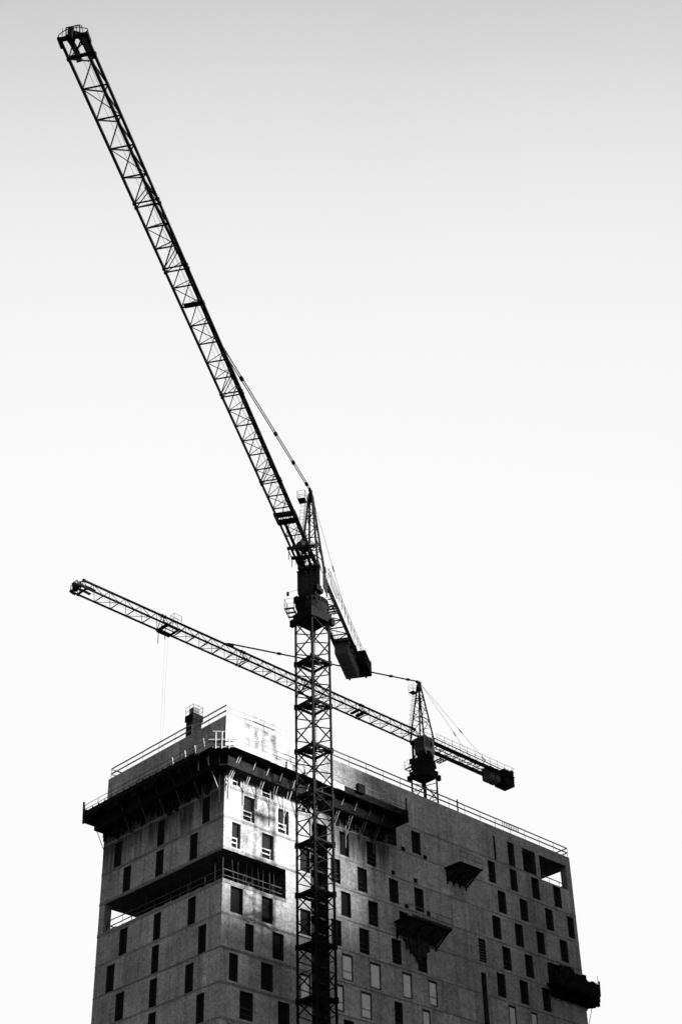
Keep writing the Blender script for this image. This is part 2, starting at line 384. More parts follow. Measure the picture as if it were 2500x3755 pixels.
def railing(mb, pts, h=1.1, mid=0.55, step=2.4, r=0.055, up=None, posts=True):
    up = up or Vector((0, 0, 1))
    for a, b in zip(pts, pts[1:]):
        a = Vector(a); b = Vector(b); L = (b - a).length; n = max(1, round(L / step))
        for hh, rr in ((h, r), (mid, r * 1.05)):
            # boards lapped at posts, slightly out of line like site timber
            for i in range(n):
                j0 = random.uniform(-.012, .012); p = a.lerp(b, i / n) + up * (hh + j0); q = a.lerp(b, (i + 1) / n) + up * (hh + random.uniform(-.012, .012))
                mb.bar(p, q, rr * 0.8, rr * 1.35)
        if posts:
            for i in range(n + 1):
                p = a.lerp(b, i / n); mb.bar(p, p + up * (h + 0.06), 0.03, 0.03)
# roof railing: sunlight painted as a paler tone on the lit stretch, darker elsewhere
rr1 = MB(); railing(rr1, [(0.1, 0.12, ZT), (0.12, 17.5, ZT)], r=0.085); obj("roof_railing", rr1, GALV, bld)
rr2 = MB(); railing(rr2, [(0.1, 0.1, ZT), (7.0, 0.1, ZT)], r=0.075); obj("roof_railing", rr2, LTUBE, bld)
rr3 = MB(); railing(rr3, [(11.0, 0.1, ZT), (49.36, 0.1, ZT)], r=0.085); railing(rr3, [(49.36, 0.1, ZT), (49.36, 17.5, ZT)], r=0.085); railing(rr3, [(0.12, 17.6, ZT), (49.3, 17.6, ZT)], r=0.085)
rr3.bar((31.5, 0.1, ZT), (31.5, 0.1, ZT + 1.4), 0.12, 0.1)
for i in range(10): x = 38.6 + i * 0.28; rr3.bar((x, 0.1, ZT + 0.55), (x, 0.1, ZT + 1.12), 0.05, 0.05)
obj("roof_railing", rr3, GALV, bld)
# railings of the open storey and of the terrace
lr = MB()
railing(lr, [(0.35, 0.4, LOG[0]), (0.35, 16.9, LOG[0])], r=0.06); railing(lr, [(0.4, 0.35, LOG[0]), (7.2, 0.35, LOG[0])], r=0.06, step=1.1); railing(lr, [(0.9, BY - 0.25, LOG[0]), (5.4, BY - 0.25, LOG[0])], r=0.07, step=1.0)
obj("open_storey_railing", lr, RAILD, bld)
pp = MB()
for x in [0.9, 1.9, 2.6, 3.6, 4.3, 4.9, 5.5, 6.3, 6.8]:
    pp.tube((x, 0.7 + 0.5 * random.random(), LOG[0]), (x + random.uniform(-.05, .05), 1.0, LOG[1]), 0.07)
for y in [2.2, 5.6, 7.0, 9.0, 12.0, 14.0]:
    pp.tube((1.0, y, LOG[0]), (1.0, y + 0.05, LOG[1]), 0.07)
obj("steel_prop", pp, RAILD, bld)
tr_ = MB(); railing(tr_, [(44.2, 0.3, T0 - .35), (49.2, 0.3, T0 - .35)], r=0.07, step=1.6); railing(tr_, [(BX - 0.2, 0.9, T0 - 0.1), (BX - 0.2, 5.8, T0 - 0.1)], r=0.07, step=1.6); obj("terrace_railing", tr_, GALV, bld)

# ------------------------------------------------------------ plant box on the roof
pb = thing("roof_lift_tower", "lift tower with a wide cap and pale box on top, above the left roof edge", "lift tower", (4.8, 10.2, 67.7))
LX, LY = 5.0, 11.0
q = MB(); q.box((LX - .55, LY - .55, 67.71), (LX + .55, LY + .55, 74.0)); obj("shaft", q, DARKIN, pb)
q = MB(); q.box((LX - .65, LY - .65, 74.0), (LX + .65, LY + .65, 74.65)); obj("cap", q, FORM, pb)
q = MB(); q.box((LX - .36, LY - .36, 74.65), (LX + .36, LY + .36, 75.5)); obj("motor_room", q, GREYP, pb)
q = MB(); railing(q, [(LX - .6, LY + .6, 74.6), (LX - .6, LY - .6, 74.6), (LX + .6, LY - .6, 74.6), (LX + .6, LY + .6, 74.6)], r=0.03, h=1.0, mid=.5, step=0.6); obj("railing", q, GALV, pb)

# ------------------------------------------------------------ climbing platforms
def deck_poly(mb, pts, z0, z1):
    mb.prism([(x, y, z0) for x, y in pts], [(x, y, z1) for x, y in pts])
W = 2.5
pf = thing("climbing_platform", "long dark scaffold platform wrapped round the near top corner of the tower", "scaffold platform", (0, 0, 62.8))
dk = MB()
deck_poly(dk, [(-0.02, 17.9), (-W, 17.9), (-W, -1.2), (-1.2, -W), (21.0, -W), (21.0, -0.02), (-0.02, -0.02)], 63.95, 64.12)
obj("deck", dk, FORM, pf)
lw = MB()
deck_poly(lw, [(-0.03, 17.7), (-1.35, 17.7), (-1.35, -0.8), (-0.8, -1.35), (20.4, -1.35), (20.4, -0.03), (-0.03, -0.03)], 62.75, 62.9)
lw.box((-1.35, -0.8, 62.9), (-1.3, 17.7, 63.9)); lw.box((-0.8, -1.35, 62.9), (20.4, -1.3, 63.9))
# frayed sheeting and waste timber sticking out below
for i in range(120):
    y = random.uniform(1.2, 17.5); l_ = random.uniform(0.1, 1.0) ** 2 * 1.5; lw.box((-0.09, y, 62.75 - l_), (-0.05 - random.random() * .3, y + random.uniform(0.08, 0.45), 62.76))
for i in range(34):
    x = random.uniform(12.5, 20.2); l_ = random.uniform(0.2, 1.1); lw.box((x, -0.09, 62.75 - l_), (x + random.uniform(.1, .5), -0.06 - random.random() * .3, 62.76))
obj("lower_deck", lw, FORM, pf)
fb = MB(); x = -1.2
while x < 12.4:
    x2 = min(12.5, x + random.uniform(1.2, 2.6)); fb.box((x + .01, -W - 0.03 - random.random() * .02, 64.0 + random.uniform(-.06, .03)), (x2 - .01, -W - 0.002, 64.6 + random.uniform(-.03, .03))); x = x2
obj("toe_board", fb, BOARD, pf)
fd = MB()
fd.box((12.55, -W - 0.05, 63.9), (21.0, -W - 0.002, 64.55)); fd.box((14.0, -W - .4, 64.3), (14.9, -W - .06, 65.2))
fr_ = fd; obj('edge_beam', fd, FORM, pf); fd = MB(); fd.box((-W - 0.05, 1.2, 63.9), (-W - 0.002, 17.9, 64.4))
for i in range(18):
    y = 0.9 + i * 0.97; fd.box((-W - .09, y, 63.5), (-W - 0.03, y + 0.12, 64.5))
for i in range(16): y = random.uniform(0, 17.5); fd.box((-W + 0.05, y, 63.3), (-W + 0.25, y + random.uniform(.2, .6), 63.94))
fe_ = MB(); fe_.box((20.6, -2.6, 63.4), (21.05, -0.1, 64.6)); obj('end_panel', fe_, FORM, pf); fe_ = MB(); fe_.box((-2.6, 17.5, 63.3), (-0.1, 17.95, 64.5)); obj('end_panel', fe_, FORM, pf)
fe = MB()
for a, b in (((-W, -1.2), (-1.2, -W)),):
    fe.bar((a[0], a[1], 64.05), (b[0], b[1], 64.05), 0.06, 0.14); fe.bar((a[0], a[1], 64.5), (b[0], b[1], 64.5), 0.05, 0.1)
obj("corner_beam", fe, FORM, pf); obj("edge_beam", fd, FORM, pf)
def board(*a):
    cb = MB(); cb.bar(*a); obj("corner_board", cb, LTUBE, pf)
board((-W, -1.2, 63.98), (-1.2, -W, 63.98), 0.08, 0.10); board((-W - .3, -1.0, 64.72), (-1.0, -W - .2, 64.72), 0.05, 0.08); board((-W - .1, -1.3, 65.5), (-0.8, -W - .2, 65.5), 0.04, 0.06)
for t in (0.15, 0.45, 0.8): x = -W + 1.3 * t; y = -1.2 - 1.3 * t; board((x - .04, y - .04, 63.8), (x - .04, y - .04, 65.5), 0.09, 0.05)
for y, dz in ((-0.2, 0.2), (1.0, 0.0), (2.4, 0.0), (4.2, .0)): board((-W - .12, y, 64.2 + dz), (-W - .2, y + .1, 65.0 + dz), 0.10, 0.05)
for y in (0.2, 1.6): board((-W * .7, y, 63.0), (-W * .7, y + .03, 64.0), 0.08, 0.05)
gr = MB(); railing(gr, [(-1.1, -W, 64.1), (21.0, -W, 64.1)], r=0.045, h=1.2, mid=0.7, step=1.7); obj("guard_rail", gr, GALV, pf)
gr = MB(); railing(gr, [(-W, -1.1, 64.1), (-W, 17.8, 64.1)], r=0.035, h=1.0, mid=0.55, step=2.2)
gr.bar((-W, 17.9, 63.2), (-W, 18.05, 65.5), 0.14, 0.14); gr.bar((-W - .1, 17.9, 64.6), (-W + .3, 17.9, 64.6), 0.08, 0.08); gr.bar((20.9, -W, 64.1), (20.95, -W, 65.9), 0.12, 0.12)
obj("guard_rail", gr, FRAME, pf)
# raking props from the deck down to the wall, each its own part
def prop(x0, lit, z_foot=60.9, side='R', dz=0.0):
    q = MB(); m = LTUBE if lit else GALV  # light painted in: pale copy for sunlit props, darker one for shaded
    if side == 'R':
        q.tube((x0 - 0.15, -1.75, 63.95), (x0 - 0.2, -0.12, z_foot + 0.5), 0.075); q.tube((x0 - 0.2, -0.12, 62.7), (x0 - 0.2, -0.10, z_foot - dz), 0.09)
        q.tube((x0 - 0.42, -1.0, 62.75), (x0 - 0.22, -0.14, z_foot + .9), 0.05)
    else:
        q.tube((-1.75, x0, 63.95), (-0.12, x0, z_foot + 0.5), 0.075); q.tube((-0.12, x0, 62.7), (-0.10, x0, z_foot - dz), 0.09)
    obj("raking_prop", q, m, pf)
for x, f, d in ((0.35, 61.0, 0.0), (0.62, 61.2, .9), (2.35, 60.9, .7), (3.95, 60.6, .2), (5.55, 60.2, 1.0), (7.2, 59.9, .7), (8.9, 60.3, .4), (10.6, 60.2, .5), (13.4, 60.6, .6), (15.1, 60.4, .6)): prop(x, True, f, 'R', d)
for x in (17.0, 18.8): prop(x, False, 60.6, 'R', .4)
for y, f, d, lit in ((0.55, 60.6, 0.6, True), (3.0, 60.4, 0.4, False), (5.6, 60.4, .4, False), (8.0, 60.4, .4, False), (10.6, 60.4, .4, False), (13.2, 60.4, .4, False), (17.6, 60.6, .3, False)): prop(y, lit, f, 'L', d)

def small_platform(name, label, x0, x1, z, w, h, hang=None):
    t = thing(name, label, "scaffold platform", ((x0 + x1) / 2, 0, z), "small bracket platforms on the long face")
    q = MB(); q.box((x0, -w, z), (x1, -0.02, z + 0.14)); obj("deck", q, FORM, t)
    q = MB(); q.box((x0 + .4, -w - 0.05, z + .1), (x1 - .1, -w - 0.002, z + h)); obj("toe_board", q, BOARD if x0 > 28 else NET, t)
    for i in range(4):
        q = MB(); x = x0 + 0.3 + (x1 - x0 - 0.6) * i / 3; q.bar((x, -w + .1, z - 0.06), (x, -0.05, z - 1.3), 0.12, 0.12); q.bar((x, -0.07, z - 1.5), (x, -0.07, z), 0.12, 0.12); q.bar((x, -w, z - .07), (x, -0.05, z - .07), 0.12, 0.12); obj("bracket", q, FORM, t)
    q = MB(); q.prism([(x0 + .35, -w + .15, z - .06), (x0 + .35, -.06, z - .06), (x0 + .35, -.06, z - 1.1)], [(x1 - .35, -w + .15, z - .06), (x1 - .35, -.06, z - .06), (x1 - .35, -.06, z - 1.1)]); obj('netting', q, NET, t)
    q = MB(); railing(q, [(x0, -w, z + .14), (x1, -w, z + .14)], r=0.04, step=1.0); obj("guard_rail", q, GALV, t)
    if hang:
        q = MB()
        for (a, b, c, d) in hang:
            x = a
            while x < b:
                wd = random.uniform(.12, .45); q.box((x, -random.uniform(.12, .5), c + random.uniform(-.5, .9)), (x + wd, -0.06, d)); x += wd * random.uniform(.75, 1.25)
        obj("hanging_sheet", q, NET, t)
    return t
small_platform("bracket_platform", "small dark bracket platform high on the blank strip of the long face", 28.7, 32.0, 61.55, 2.2, 0.35)
small_platform("bracket_platform", "larger dark bracket platform with sheeting hanging under it, mid height on the long face", 21.1, 27.0, 54.1, 2.0, 0.35, [(21.3, 23.4, 53.0, 54.05), (22.5, 25.2, 51.3, 54.0)])
ep = thing("end_platform", "dark sheeted platform jutting out past the far right edge of the tower", "scaffold platform", (BX, 0, 53.5))
EP = [(43.2, -0.03), (43.2, -1.5), (BX + 0.5, -1.5), (BX + 2.0, -0.45), (BX + 2.0, 6.0), (BX + 0.02, 6.0), (BX + 0.02, -0.03)]
q = MB(); deck_poly(q, EP, 53.0, 53.2); obj("deck", q, FORM, ep)
q = MB()
for i in range(60):      # torn netting and stacked boards hung along the edge and the wall
    x = random.uniform(43.2, BX + .3); q.box((x, -1.56 - random.random() * .1, 53.0 - random.random() * .4), (x + random.uniform(.2, .7), -1.5, 53.6 + random.random() * .7))
    x = random.uniform(43.6, BX - .4); q.box((x, -random.uniform(.15, .6), 52.6 - random.random() * .7), (x + random.uniform(.2, .7), -.06, 54.0 + random.random() * 1.6))
for i in range(46):
    y = random.uniform(-.4, 5.6); q.box((BX + 2.0, y, 52.95 - random.random() * .5), (BX + 2.05 + random.random() * .12, y + random.uniform(.2, .6), 53.6 + random.random() * .8))
q.prism([(BX + .5, -1.5, 52.9), (BX + 2.0, -.45, 52.9), (BX + 1.95, -.40, 52.9), (BX + .45, -1.45, 52.9)], [(BX + .5, -1.5, 54.2), (BX + 2.0, -.45, 53.9), (BX + 1.95, -.40, 53.9), (BX + .45, -1.45, 54.2)])
obj("sheeting", q, FORM, ep)
q = MB(); railing(q, [(BX + .5, -1.5, 53.9), (BX + 2.0, -.45, 53.9)], r=0.035, step=1.2); railing(q, [(BX + 2.0, -.45, 53.9), (BX + 2.0, 6, 53.9)], r=0.035, step=2); q.bar((BX + 1.95, -.5, 53.5), (BX + 2.05, -.5, 55.1), 0.14, 0.14); obj("guard_rail", q, FRAME, ep)
q = MB(); q.tube((BX + 1.9, 0.5, 53.0), (BX + 0.05, 0.5, 49.0), 0.07); q.tube((BX + 1.9, 2.5, 53.0), (BX + 0.9, 2.5, 49.0), 0.05); obj("strut", q, FRAME, ep)

# ------------------------------------------------------------ tower cranes
def crane(label, A, HEAD, zb, zm, zj, zap, nodes, hfun, wj, joints, pend_s, pend_f, mfront, cfg, steel, grp="tower cranes"):
    root = thing("tower_crane", label, "tower crane", (A[0], A[1], GZ), grp)
    d = Vector((HEAD[0], HEAD[1], 0)); n = Vector((-HEAD[1], HEAD[0], 0)); O = Vector((A[0], A[1], 0))
    P = lambda s, o, z: O + d * s + n * o + Vector((0, 0, z))
    H = 1.13; CH = 0.165
    ch = [(-H, -H), (-H, H), (H, -H), (H, H)]   # near, left, right, far
    near, left, right, far = [Vector((A[0] + a, A[1] + b, 0)) for a, b in ch]
    V = lambda p, z: Vector((p.x, p.y, z))
    z = mfront; sec = 4.6
    while z > zb: z -= sec
    first = True
    while z < zm - 0.05:
        z1 = min(z + sec, zm); m = MB()
        for p in (near, left, right, far): m.bar(V(p, z), V(p, z1), CH, CH)
        st = sec / 4
        for (a, pa, b, pb) in ((near, 0, left, 1), (near, 0, right, 1), (far, 1, left, 0), (far, 1, right, 0)):
            for i in range(4):
                za, zb_ = (z + st * i, z + st * (i + 1))
                if zb_ > z1 + .01: break
                lo, hi = (a, b) if (i % 2) == pa else (b, a)
                m.bar(V(lo, za), V(hi, zb_), 0.092, 0.092)
        # joint frame
        for (a, b) in ((near, left), (left, far), (far, right), (right, near)):
            m.bar(V(a, z + 0.06), V(b, z + 0.06), 0.21, 0.19); 
        m.bar(V(left, z + .02), V(right, z + .02), 0.12, 0.13); m.bar(V(left, z + .22), V(right, z + .22), 0.06, 0.06); m.bar(V(near, z), V(far, z), 0.08, 0.08)
        for p in (near, left, right, far): m.bar(V(p, z - 0.22), V(p, z + 0.3), 0.30, 0.30)
        obj("mast_section", m, steel, root)
        # landing inside the mast and ladder
        q = MB(); cx, cy = A[0], A[1]
        q.box((cx - 1.0, cy - 0.1, z + 0.16), (cx + 0.25, cy + 1.0, z + 0.21)); q.box((cx - .2, cy - 1.0, z + .13), (cx + .15, cy - .15, z + .18)); q.box((cx + 0.15, cy + 0.3, z + 0.14), (cx + 0.5, cy + 0.9, z + 0.2))
        for i in range(3): q.bar((cx - .9, cy + 0.1 + .35 * i, z + .12), (cx + .9, cy - .1 + .35 * i, z + .12), 0.06, 0.06)
        obj("landing", q, steel, root)
        q = MB(); ox = 0.35; oy = 0.2
        for dx in (-0.18, 0.18): q.bar((cx + ox + dx, cy + oy, z), (cx + ox + dx, cy + oy, z1), 0.03, 0.03)
        k = z
        while k < z1: q.bar((cx + ox - .18, cy + oy, k), (cx + ox + .18, cy + oy, k), 0.022, 0.022); k += 0.35
        obj("ladder", q, steel, root)
        z += sec
    # collar and slewing unit
    q = MB(); hc = H + 0.20
    sq = lambda h, zz, rot=0.0: [(A[0] + h * a, A[1] + h * b, zz) for a, b in ((-1, -1), (1, -1), (1, 1), (-1, 1))]
    q.prism(sq(H + 0.12, zm), sq(hc + .02, zm + 0.9)); 
    for a, b in ((-1, -1), (1, -1), (1, 1), (-1, 1)): q.box((A[0] + a * (H + .02), A[1] + b * (H + .02), zm - .35), (A[0] + a * (H + .42), A[1] + b * (H + .42), zm + .35))
    obj("mast_head", q, steel, root)
    oc = lambda r, zz, k=16: [(A[0] + r * math.cos(2 * math.pi * i / k), A[1] + r * math.sin(2 * math.pi * i / k), zz) for i in range(k)]
    zt = cfg['zturn']
    q = MB(); q.prism(oc(1.42, zm + .9), oc(1.55, zt - 0.15)); q.prism(oc(1.62, zt - 0.15), oc(1.62, zt + 0.05)); 
    for i in range(24): t = 2 * math.pi * i / 24; q.bar((A[0] + 1.58 * math.cos(t), A[1] + 1.58 * math.sin(t), zt - .4), (A[0] + 1.58 * math.cos(t), A[1] + 1.58 * math.sin(t), zt - .1), 0.09, 0.09)
    obj("slewing_ring", q, steel, root)
    # turntable tower between ring and jib
    q = MB()
    def rbox(mb, s0, s1, o0, o1, z0, z1, mi=0, ins=0.0):
        mb.prism([P(s0 + ins, o0 + ins, z0), P(s1 - ins, o0 + ins, z0), P(s1 - ins, o1 - ins, z0), P(s0 + ins, o1 - ins, z0)], [P(s0, o0, z1), P(s1, o0, z1), P(s1, o1, z1), P(s0, o1, z1)], mi)
    if cfg['solid']:
        rbox(q, -1.0, 0.9, -0.98, 0.9, zt + .05, zj - 0.35)
    else:
        for s, o in ((-.9, -.85), (-.9, .85), (.9, -.85), (.9, .85)): q.bar(P(s, o, zt), P(s, o, zj), 0.22, 0.22)
        rbox(q, -1.0, 1.0, -.95, .95, zt + .02, zt + .75)
        for o in (-.85, .85): q.bar(P(-.9, o, zt + .6), P(.9, o, zj - .2), 0.12, 0.12)
        for s in (-.9, .9): q.bar(P(s, -.85, zt + .7), P(s, .85, zj - .4), 0.12, 0.12)
    rbox(q, -1.15, 1.15, -1.05, 1.05, zj - .3, zj - .05)
    obj("turntable", q, steel, root)
    q = MB(); rr = random.Random(3)
    for i in range(11):
        t = rr.uniform(0, 6.28); ra = rr.uniform(1.35, 1.7); w_ = rr.uniform(.12, .32); zz = zt + rr.uniform(-.5, .5)
        q = MB(); cx_, cy_ = A[0] + ra * math.cos(t), A[1] + ra * math.sin(t); q.box((cx_ - w_, cy_ - w_, zz), (cx_ + w_, cy_ + w_, zz + rr.uniform(.25, .7))); obj("switch_cabinet", q, steel, root)
    for i in range(7):
        q = MB(); o_ = rr.uniform(-.9, .9); q.path([P(rr.uniform(.6, 1.2), o_, zj + .3), P(1.3, o_ + rr.uniform(-.3, .3), zj - .7), P(1.0, o_, zt)], .04, 5); obj("hydraulic_hose", q, steel, root)
    # cab
    cs0, cs1, co0, co1, cz0, cz1 = cfg['cab']
    q = MB(); 
    ring = lambda s0, s1, o0, o1, z: [P(s0, o0, z), P(s1, o0, z), P(s1, o1, z), P(s0, o1, z)]
    q.prism(ring(cs0 + .05, cs1 - .35, co0 + .1, co1 - .1, cz0), ring(cs0, cs1, co0, co1, cz0 + .55)); q.prism(ring(cs0, cs1, co0, co1, cz0 + .55), ring(cs0, cs1, co0, co1, cz1)); q.prism(ring(cs0 - .05, cs1 + .1, co0 - .05, co1 + .05, cz1), ring(cs0 - .05, cs1 + .1, co0 - .05, co1 + .05, cz1 + .1))
    cab = obj("cab", q, PAINT, root)
    q = MB(); e = 0.02
    q.prism(ring(cs1 + .002, cs1 + .03, co0 + .06, co1 - .06, cz0 + .6), ring(cs1 + .002, cs1 + .03, co0 + .06, co1 - .06, cz1 - .08))
    q.prism(ring(cs0 + .3, cs1 - .1, co0 - .03, co0 - .002, cz0 + .7), ring(cs0 + .3, cs1 - .1, co0 - .03, co0 - .002, cz1 - .2))
    q.quad([P(cs1 - .33, co0 + .12, cz0 - .012), P(cs1 - .33, co1 - .12, cz0 - .012), P(cs0 + .1, co1 - .12, cz0 - .012), P(cs0 + .1, co0 + .12, cz0 - .012)])
    q.quad([P(cs1 - .3, co0 + .12, cz0 + .01), P(cs1 - .3, co1 - .12, cz0 + .01), P(cs1 + .02, co1 - .06, cz0 + .55), P(cs1 + .02, co0 + .06, cz0 + .55)])
    obj("window", q, GLASS, cab)
    q = MB(); q.prism(ring(cs0 + .35, cs0 + .75, co1 + .002, co1 + .03, cz0 + 1.3), ring(cs0 + .35, cs0 + .75, co1 + .002, co1 + .03, cz0 + 1.9)); 
    if cfg.get('sidewin'): q.prism(ring(cs0 + .5, cs1 - .15, co1 + .002, co1 + .03, cz0 + .95), ring(cs0 + .5, cs1 - .15, co1 + .002, co1 + .03, cz1 - .15))
    obj("side_window", q, GLASS, cab)
    # service platforms round the slewing unit
    for (s0, s1, o0, o1, z0) in cfg['decks']:
        q = MB()
        for i in range(3):
            e0 = s0 + (s1 - s0 - .22) * i / 2; q.prism(ring(e0, e0 + .22, o0, o1, z0), ring(e0, e0 + .22, o0, o1, z0 + .08))
        q.bar(P(s0, o0, z0), P(s1, o0, z0), .06, .1)
        q.path([P(s0, o0, z0 + 1.1), P(s1, o0, z0 + 1.1), P(s1, o1, z0 + 1.1), P(s0, o1, z0 + 1.1)], 0.035); q.path([P(s0, o0, z0 + .55), P(s1, o0, z0 + .55), P(s1, o1, z0 + .55), P(s0, o1, z0 + .55)], 0.03)
        for s, o in ((s0, o0), (s1, o0), (s1, o1), (s0, o1), ((s0 + s1) / 2, o0)): q.bar(P(s, o, z0), P(s, o, z0 + 1.1), 0.04, 0.04)
        q.bar(P(s0, o1 - .1, z0 - .02), P(s1, o1 - .1, z0 - .02), .1, .12)
        obj("service_platform", q, steel, root)
    # tower head
    q = MB(); zb1 = zj + 0.05; top = 0.16
    hb = cfg['head']; feet = [(hb[0], -.88), (hb[0], .88), (hb[1], -.88), (hb[1], .88)]
    tops = [(.12, -top), (.12, top), (-.18, -top), (-.18, top)]
    for (fs, fo), (ts, to) in zip(feet, tops): q.bar(P(fs, fo, zb1), P(ts, to, zap - .5), 0.15, 0.15)
    L = lambda i, t: P(*feet[i], zb1).lerp(P(*tops[i], zap - .5), t)
    for (a, b) in ((0, 1), (1, 3), (3, 2), (2, 0)):
        N = 9; tt = [1 - (1 - i / N) ** 1.25 for i in range(N + 1)]
        for i in range(N):
            lo, hi = (a, b) if i % 2 else (b, a)
            q.bar(L(lo, tt[i]), L(hi, tt[i + 1]), 0.06, 0.06)
        for i in (0, 3, 6, 8): q.bar(L(a, tt[i]), L(b, tt[i]), 0.07, 0.07)
    q.prism(ring(-.28, .25, -.28, .28, zap - 1.3), ring(-.22, .2, -.2, .2, zap - .35)); q.bar(P(.45, 0, zap - .05), P(-.4, 0, zap - .1), 0.26, 0.34); q.bar(P(-.1, 0, zap - .5), P(-.1, 0, zap + .12), .3, .2)
    obj("tower_head", q, steel, root)
    q = MB(); bs, bo = cfg['basket']; zq = zap - 1.75
    q.prism(ring(bs - .45, bs + .45, bo - .45, bo + .35, zq), ring(bs - .45, bs + .45, bo - .45, bo + .35, zq + .07))
    for zz in (.5, 1.0): q.path([P(bs - .45, bo - .45, zq + zz), P(bs + .45, bo - .45, zq + zz), P(bs + .45, bo + .35, zq + zz), P(bs - .45, bo + .35, zq + zz), P(bs - .45, bo - .45, zq + zz)], 0.035)
    for s, o in ((-.45, -.45), (.45, -.45), (.45, .35), (-.45, .35)): q.bar(P(bs + s, bo + o, zq), P(bs + s, bo + o, zq + 1.0), .035, .035)
    # caged ladder below the basket
    lt = P(bs, bo + .3, zq - .05); lb = P(hb[0] - .1, -.95, zj + .6); px = d * .2
    for sg in (-1, 1): q.bar(lt + px * sg, lb + px * sg, .03, .03)
    for i in range(24): p = lt.lerp(lb, i / 24); q.bar(p - px, p + px, .022, .022)
    for i in range(9):
        p = lt.lerp(lb, .06 + i / 9.5); o1 = -n * .45; q.path([p - px * 1.3, p - px + o1, p + px + o1, p + px * 1.3], .022, 4)
    q.bar(lt - n * .45, lb - n * .45, .02, .02)
    obj("ladder_basket", q, steel, root)
    # jib sections
    segs = []; cur = [nodes[0]]
    for a in nodes[1:]:
        if a is None: segs.append(cur); cur = []
        else: cur.append(a)
    segs.append(cur)
    for si, sg in enumerate(segs):
        m = MB(); w = wj; BR = cfg['brace'][0] if sg[0] > 44 else cfg['brace'][1]
        sL, sR = sg[0], sg[-1]
        cw = .175
        for o in (-w / 2, w / 2): m.bar(P(sL + .12, o, zj), P(sR - .12, o, zj), cw, cw)
        tops = [a + (b - a) * .62 for a, b in zip(sg, sg[1:])]
        ta = [sL + .12] + tops + [sR - .12]
        for a, b in zip(ta, ta[1:]): m.bar(P(a, 0, zj + hfun(a)), P(b, 0, zj + hfun(b)), cw * 1.15, cw * 1.1)
        for i, s in enumerate(sg):
            m.bar(P(s, -w / 2, zj), P(s, w / 2, zj), .09, .09)
            if i < len(sg) - 1:
                t = tops[i]; ht = hfun(t)
                for o in (-w / 2, w / 2):
                    m.bar(P(s, o, zj), P(t, 0, zj + ht), BR, BR); m.bar(P(sg[i + 1], o, zj), P(t, 0, zj + ht), BR, BR)
                if i % 2 == 1: m.bar(P(s, -w / 2, zj), P(sg[i + 1], w / 2, zj), .05, .05)
        for s in (sL, sR):
            for o in (-w / 2, w / 2): m.bar(P(s, o, zj), P(s, 0, zj + hfun(s)), .06, .06); m.bar(P(s - .1, o, zj), P(s + .1, o, zj), cw * 1.5, cw * 1.5)
            m.bar(P(s - .12, 0, zj + hfun(s)), P(s + .12, 0, zj + hfun(s)), cw * 1.7, cw * 1.7)
        obj("jib_section", m, steel, root)
    # ropes along the jib
    q = MB(); tipS = nodes[0]
    for o, zz in ((-.12, .35), (.15, .45), (.28, .3)): q.bar(P(2, o, zj + zz), P(tipS, o, zj + zz), .02, .02)
    obj("trolley_rope", q, ROPE, root)
    # jib nose
    q = MB(); s = tipS; w = wj; tn = s + cfg['nose']
    for o in (-w / 2, w / 2): q.bar(P(s - .1, o, zj), P(tn, o, zj), .17, .17); q.bar(P(tn - .6, o * 1.12, zj - .05), P(tn + .15, o * 1.12, zj + .1), .12, .3)
    q.bar(P(s, 0, zj + hfun(s)), P(tn, 0, zj + .55), .15, .15); q.bar(P(tn, -w / 2 - .1, zj + .02), P(tn, w / 2 + .1, zj + .02), .22, .26); q.bar(P(tn, 0, zj + .6), P(tn, -w / 2, zj), .1, .1); q.bar(P(tn, 0, zj + .6), P(tn, w / 2, zj), .1, .1)
    q.bar(P(s + .15, -w / 2, zj), P(s + .15, w / 2, zj), .12, .12)
    q.bar(P(s, -w / 2, zj), P(tn, 0.1, zj), .08, .08); q.bar(P(s + .2, -.3, zj + .4), P(tn - .3, .5, zj + .2), .09, .09)
    q.prism(ring(tn - .35, tn + .25, -.30, .02, zj - .1), ring(tn - .35, tn + .3, -.30, .02, zj + .75)); q.bar(P(tn - .1, -.15, zj - .2), P(tn - .1, -.1, zj + .3), .5, .3)
    q.path([P(tn - .1, -w / 2 - .15, zj + .1), P(tn + .1, -w / 2 - .1, zj + .45), P(tn + .25, -.45, zj + .6), P(tn + .25, .45, zj + .6), P(tn + .1, w / 2 + .1, zj + .45), P(tn - .1, w / 2 + .15, zj + .1)], .045, 4); q.path([P(tn + .1, -.45, zj + .1), P(tn + .25, -.45, zj + .8), P(tn + .25, .5, zj + .8), P(tn + .1, .5, zj + .1)], .06, 4)
    for oo in (-.75, -.2, .1, .3, .7): q.bar(P(tn, oo, zj + .1), P(tn + .3, oo * .9, zj + .7), .035, .035)
    obj("jib_nose", q, steel, root)
    if cfg['signs']:
        for o0 in (-.42, .48):
            q = MB(); N = 8
            for i in range(N):
                a = i / N; b = (i + 1) / N
                f = lambda t: o0 + .10 * math.sin(t * 3.1)
                q.prism([P(tn - .35 - 1.9 * a, f(a) - .2, zj + .35), P(tn - .35 - 1.9 * b, f(b) - .2, zj + .35), P(tn - .35 - 1.9 * b, f(b) + .2, zj + .40), P(tn - .35 - 1.9 * a, f(a) + .2, zj + .40)],
                        [P(tn - .35 - 1.9 * a, f(a) - .2, zj + .38), P(tn - .35 - 1.9 * b, f(b) - .2, zj + .38), P(tn - .35 - 1.9 * b, f(b) + .2, zj + .43), P(tn - .35 - 1.9 * a, f(a) + .2, zj + .43)])
            obj("nose_panel", q, GREYP, root)
    # trolley
    ts = cfg['trolley']
    q = MB()
    for o in (-w / 2 - .08, w / 2 + .08): q.bar(P(ts - .8, o, zj - .12), P(ts + .8, o, zj - .12), .16, .26)
